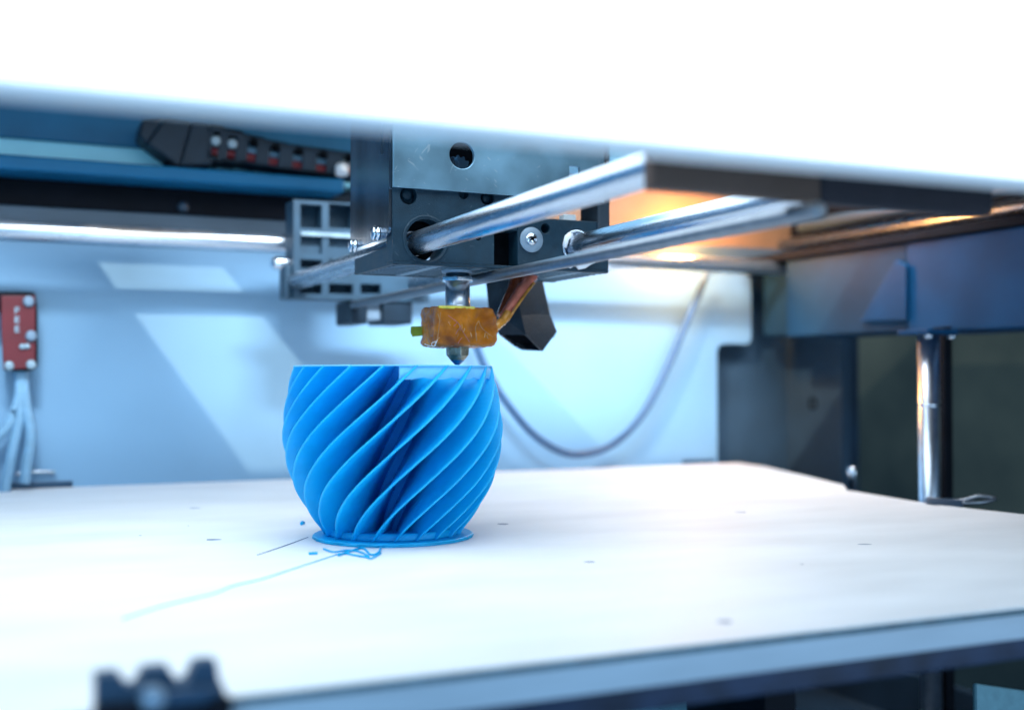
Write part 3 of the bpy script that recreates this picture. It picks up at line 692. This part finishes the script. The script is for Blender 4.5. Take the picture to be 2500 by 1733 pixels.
a, b = G(900, 780), G(938, 733); MB().box(a.x + .1, b.x - .1, YK + 4, YK + 14, a.z, b.z).build('tab', M['washer'], blk, bevel=0.5)
nb = G(700, 638)
tag(MB().lathe((nb.x - 4, YK + 22, nb.z), [(2.0, 0), (2.8, 1.5), (2.6, 7), (2.2, 8)], axis=(1, 0, 0), n=20).build('rod_nut', M['steel'], blk, loc=BASE[blk.name]), '', '') if False else MB().lathe((nb.x - 4, YK + 8, nb.z), [(1.6, 0), (2.6, 1.5), (2.6, 6), (2.2, 8)], axis=(1, 0, 0), n=20).build('nut', M['steel'], blk)

# ================================================================ CABLE CHAIN
YC = 449.0
C_ = lambda px, py: P(px, py, Y=YC)
ch = thing('cable_chain', 'black cable chain with curled end lying on the blue ledge', 'cable chain', (C_(650, 400).x, YC + 8, 124.4))
path = []
for px, py in ((882, 404), (815, 397), (756, 389), (698, 381), (642, 371), (590, 360), (545, 352), (508, 346)):
    path.append(C_(px, py))
Hh = 4.9
def link(c, ang, L, H, dep):
    u = Vector((math.cos(ang), 0, math.sin(ang))); v_ = Vector((-math.sin(ang), 0, math.cos(ang)))
    mb = MB()
    q = lambda a, b: Vector((c.x, YC, c.z)) + u * a + v_ * b
    wx = L * 0.2
    for (a0, a1, b0, b1) in ((-L / 2, L / 2, H * .62, H), (-L / 2, L / 2, -H, -H * .86), (-L / 2, -wx, -H * .86, H * .62), (wx, L / 2, -H * .86, H * .62)):
        mb.prism([q(a0, b0), q(a1, b0), q(a1, b1), q(a0, b1)], (0, 1.6, 0))
    mb.prism([q(-L / 2, H * .8), q(L / 2, H * .8), q(L / 2, H), q(-L / 2, H)], (0, dep, 0))
    mb.prism([q(-L / 2, -H), q(L / 2, -H), q(L / 2, -H * .9), q(-L / 2, -H * .9)], (0, dep, 0))
    return mb.build('link', M['chain'], ch, bevel=0.3)
for i, p in enumerate(path[:-1]):
    n_ = path[i + 1]; mid = (p + n_) / 2; d = n_ - p
    ang = math.atan2(-d.z, -d.x); L = d.length * 1.04
    H = [5.0, 5.0, 5.0, 5.2, 5.6, 6.4, 7.2][i]
    link(mid, ang, L, H, 15)
    if i < 5:
        MB().lathe((mid.x + 0.5, YC - 0.6, mid.z + H * .75 - 1.5), [(1.7, 0.5), (1.7, 0), (0.8, -0.2)], axis=(0, 1, 0), n=16).build('pin', M['hole'], ch)
    else:
        MB().lathe((mid.x, YC - 0.4, mid.z + 0.8), [(1.9, 0.5), (1.9, 0), (1.2, -0.4)], axis=(0, 1, 0), n=16).build('rivet', M['solder'], ch)
# curled end: three tapered links
end = [[(508, 300), (470, 296), (440, 404), (520, 402)], [(468, 296), (405, 286), (360, 350), (438, 406)], [(403, 286), (348, 292), (340, 330), (358, 351)]]
for k_, e in enumerate(end):
    MB().prism([C_(*p) for p in e], (0, 15, 0)).build('link', M['chain'], ch, bevel=0.8)
MB().prism([C_(440, 404), C_(405, 384), (C_(430, 416)), C_(470, 420), C_(505, 406)], (0, 15, 0)).build('link', M['black'], ch, bevel=1.0)
for nm_, m_, dz, r_, gl in (('red_wire', 'redwire', -2.6, 1.9, 'dark red sleeve seen through the openings of the cable chain'), ('white_wire', 'palewire', 0.7, 1.3, 'pale sleeve seen above the red one inside the cable chain')):
    pp = [p + Vector((0, 4.5, dz)) for p in path]
    tag(MB().tube(pp, r_, n=10).build(nm_, M[m_], loc=pp[0]), gl, 'cable sleeve')
c = C_(830, 428); MB().lathe((c.x, YC - 3, c.z), [(2.6, 0), (2.6, 3), (2.0, 4)], axis=(0, 0.3, 1), n=18).build('white_knob', M['fascia'], ch)  # loose white knob, only grouped under the chain

# ================================================================ LIMIT SWITCH
YS = 452.0
L_ = lambda px, py, Y=YS: P(px, py, Y=Y)
ls = thing('limit_switch', 'red circuit board limit switch on the left of the back panel', 'limit switch', (L_(46, 900).x, YS, L_(46, 900).z))
MB().prism(rounded([L_(-40, 712, YS + 2), L_(87, 712, YS + 2), L_(92, 760, YS + 2), L_(92, 895, YS + 2), L_(80, 905, YS + 2), L_(10, 905, YS + 2), L_(3, 760, YS + 2), L_(-40, 760, YS + 2)], [0, 2, 0, 1, 1, 1, 0, 0]), (0, 10, 0)).build('holder', M['black'], ls, bevel=0.4)
MB().prism([L_(3, 722), L_(86, 722), L_(86, 898), L_(8, 902), L_(3, 800)], (0, 1.6, 0)).build('board', M['red'], ls, bevel=0.2)
for (px, py, r_) in ((70, 736, 2.0), (76, 820, 2.0)): 
    c = L_(px, py); MB().lathe((c.x, YS, c.z), [(r_, 0), (r_, -1), (r_ * .6, -1.6)], axis=(0, 1, 0), n=18).build('screw', M['washer'], ls)
for (px, py) in ((22, 893), (76, 890)): 
    c = L_(px, py); MB().lathe((c.x, YS, c.z), [(1.7, 0), (1.7, -.5), (0.7, -.6)], axis=(0, 1, 0), n=18).build('solder_pad', M['solder'], ls)
for (px, py) in ((54, 846), (66, 845)): 
    c = L_(px, py); MB().lathe((c.x, YS, c.z), [(1.0, 0), (1.0, -.8), (0.5, -1.0)], axis=(0, 1, 0), n=14).build('solder_pad', M['solder'], ls)
for i, py in enumerate((757, 780, 803)):
    a, b = L_(36, py + 8), L_(47, py - 7)
    mb = MB(); w_ = b.x - a.x; h_ = b.z - a.z
    mb.box(a.x, a.x + w_ * .3, YS - 0.25, YS - 0.02, a.z, b.z); mb.box(a.x + w_ * .3, b.x, YS - 0.25, YS - 0.02, b.z - h_ * .22, b.z)
    mb.box(a.x + w_ * .3, b.x, YS - 0.25, YS - 0.02, a.z + h_ * .4, a.z + h_ * .6)
    if i: mb.box(a.x + w_ * .3, b.x, YS - 0.25, YS - 0.02, a.z, a.z + h_ * .2)
    mb.build('print_mark', M['solder'], ls)
for pts, lab in (([(45, 905), (48, 960), (30, 1020), (0, 1060), (-40, 1090)], 'pale wire curving left below the red limit switch'),
                 ([(55, 905), (62, 980), (75, 1060), (66, 1130), (60, 1180)], 'pale wire hanging straight below the red limit switch, rightmost'),
                 ([(50, 905), (50, 1000), (30, 1100), (15, 1180), (5, 1230)], 'pale wire slanting down left between the two others')):
    pp = spline([P(x, y, Y=458) for x, y in pts], 6)
    tag(MB().tube(pp, 2.0, n=10).build('switch_wire', M['palewire'], loc=pp[0]), lab, 'wire', 'pale wires under the limit switch')

# ================================================================ HANGING CABLE
pts = [(1150, 800), (1172, 868), (1200, 925), (1238, 985), (1300, 1058), (1370, 1102), (1430, 1108), (1500, 1082), (1570, 1010), (1628, 900), (1675, 790), (1705, 720), (1728, 662)]
pp = spline([P(x, y, Y=456) for x, y in pts], 8)
tag(MB().tube(pp, 1.7, n=12).build('hanging_cable', M['cable'], loc=pp[0]), 'dark cable sagging in a loop in front of the pale back panel', 'cable')

# ================================================================ CLIPS ON THE BED
def binder(px, py, wpx, label, ang, m='clip', h=1.0):
    c = P(px, py, Z=0); s_ = wpx * (c - CAM).length / FPX
    t = thing('binder_clip', label, 'clip', c, 'clips holding the edge of the bed')
    u = Vector((math.cos(ang), math.sin(ang), 0)); v_ = Vector((-math.sin(ang), math.cos(ang), 0)); z = Vector((0, 0, 1))
    def bx(a0, a1, b0, b1, z0, z1, name, mm, bev=0.3):
        q = [c + u * a + v_ * b + z * z0 for a, b in ((a0, b0), (a1, b0), (a1, b1), (a0, b1))]
        return MB().prism(q, (0, 0, z1 - z0)).build(name, M[mm], t, bevel=bev)
    bx(-s_ / 2, s_ / 2, -3, 3, 0.05, 2.4, 'jaw', m)
    bx(-s_ / 2, s_ / 2, 3.05, 5.5, -8, 2.4, 'spine', m)
    pts = [c + u * a + v_ * b + z * zz_ for a, b, zz_ in ((-s_ * .2, 3, 1.9), (-s_ * .2, -2, 4.5 * h), (-s_ * .32, -5, 6.3 * h), (s_ * .2, -5, 6.3 * h), (s_ * .18, -2, 4.5 * h), (s_ * .18, 3, 1.9))]
    MB().tube(spline(pts, 6), 0.55, n=8).build('wire_handle', M['steel'], t)
    bx(-s_ * .28, s_ * .25, -5.5, -2, 5.6 * h, 6.6 * h, 'handle_tip', 'solder')
    return t
binder(92, 1190, 145, 'small binder clip at the far left corner of the bed', 0.0)
# low dark clip at the far right corner
c = P(1700, 1131, Z=0)
t = thing('flat_clip', 'low dark clip at the far right corner of the bed', 'clip', c, 'clips holding the edge of the bed')
MB().box(c.x - 11, c.x + 8, c.y - 4, c.y + 3, 0.05, 2.5).build('jaw', M['clip'], t, bevel=0.4)
MB().prism([(c.x - 10, c.y - 3, 1.7), (c.x - 17, c.y - 2, 3.2), (c.x - 17, c.y - 2, 3.8), (c.x - 9, c.y - 3, 2.6)], (0, 4, 0)).build('lever', M['clip'], t, bevel=0.2)
# silver clip near the lift rod
c = P(2330, 1228, Z=0.0)
t = thing('flat_clip', 'silver lever clip on the bed edge beside the chrome lift rod', 'clip', c, 'clips holding the edge of the bed')
A_ = lambda px, py, f: CAM + (RT * ((px - 1250) / FPX) + UP * ((866.5 - py) / FPX) + FW) * f
MB().tube(spline([A_(2275, 1218, 378), A_(2310, 1222, 376), A_(2350, 1222, 374), A_(2390, 1212, 372), A_(2430, 1217, 370), A_(2395, 1226, 368), A_(2350, 1228, 368)], 6), 0.7, n=10).build('lever', M['rod_dark'], t)
MB().prism([A_(2268, 1216, 376), A_(2380, 1222, 372), A_(2345, 1240, 370), A_(2262, 1228, 374)], (3, 4, 0)).build('jaw', M['clip'], t, bevel=0.3)
c = P(2080, 1172, Z=0); tag(MB().lathe((c.x + 3, c.y + 3, -4), [(2.0, 0), (2.2, 7), (2.0, 8.6), (1.0, 9.6)], n=20).build('bed_screw', M['steel'], loc=c), 'small round screw top peeping over the right bed edge', 'screw')

# front clip, big and out of focus
cf = P(225, 1733, Y=149)
fc = thing('front_clip', 'large blurred black clip with three teeth at the near bed edge', 'clip', (P(390, 1700, Y=149).x, 149, 0))
T_ = lambda px, py: P(px, py, Y=148)
prof_ = [(232, 1800), (232, 1650), (288, 1643), (312, 1674), (330, 1676), (352, 1634), (412, 1629), (436, 1668), (456, 1664), (478, 1616), (530, 1613), (534, 1650), (552, 1690), (552, 1800)]
MB().prism([T_(*p) for p in prof_], (0, 3.2, 0)).build('toothed_body', M['clip'], fc, bevel=0.12)
MB().prism([T_(*p) for p in ((345, 1680), (540, 1668), (500, 1712), (350, 1728))], (0, -1.6, 0)).build('shiny_lip', M['clip'], fc, bevel=0.4)
MB().prism([T_(*p) for p in ((225, 1718), (340, 1712), (360, 1733), (500, 1716), (560, 1690), (560, 1800), (225, 1800))], (0, -2.2, 0)).build('lower_body', M['black'], fc, bevel=0.5)
c = P(375, 1706, Y=144.5); MB().lathe(c, [(1.5, 1.2), (1.5, 0), (1.1, -0.3), (0.4, -0.5)], axis=(0, 1, 0), n=24).build('rivet', M['washer'], fc)
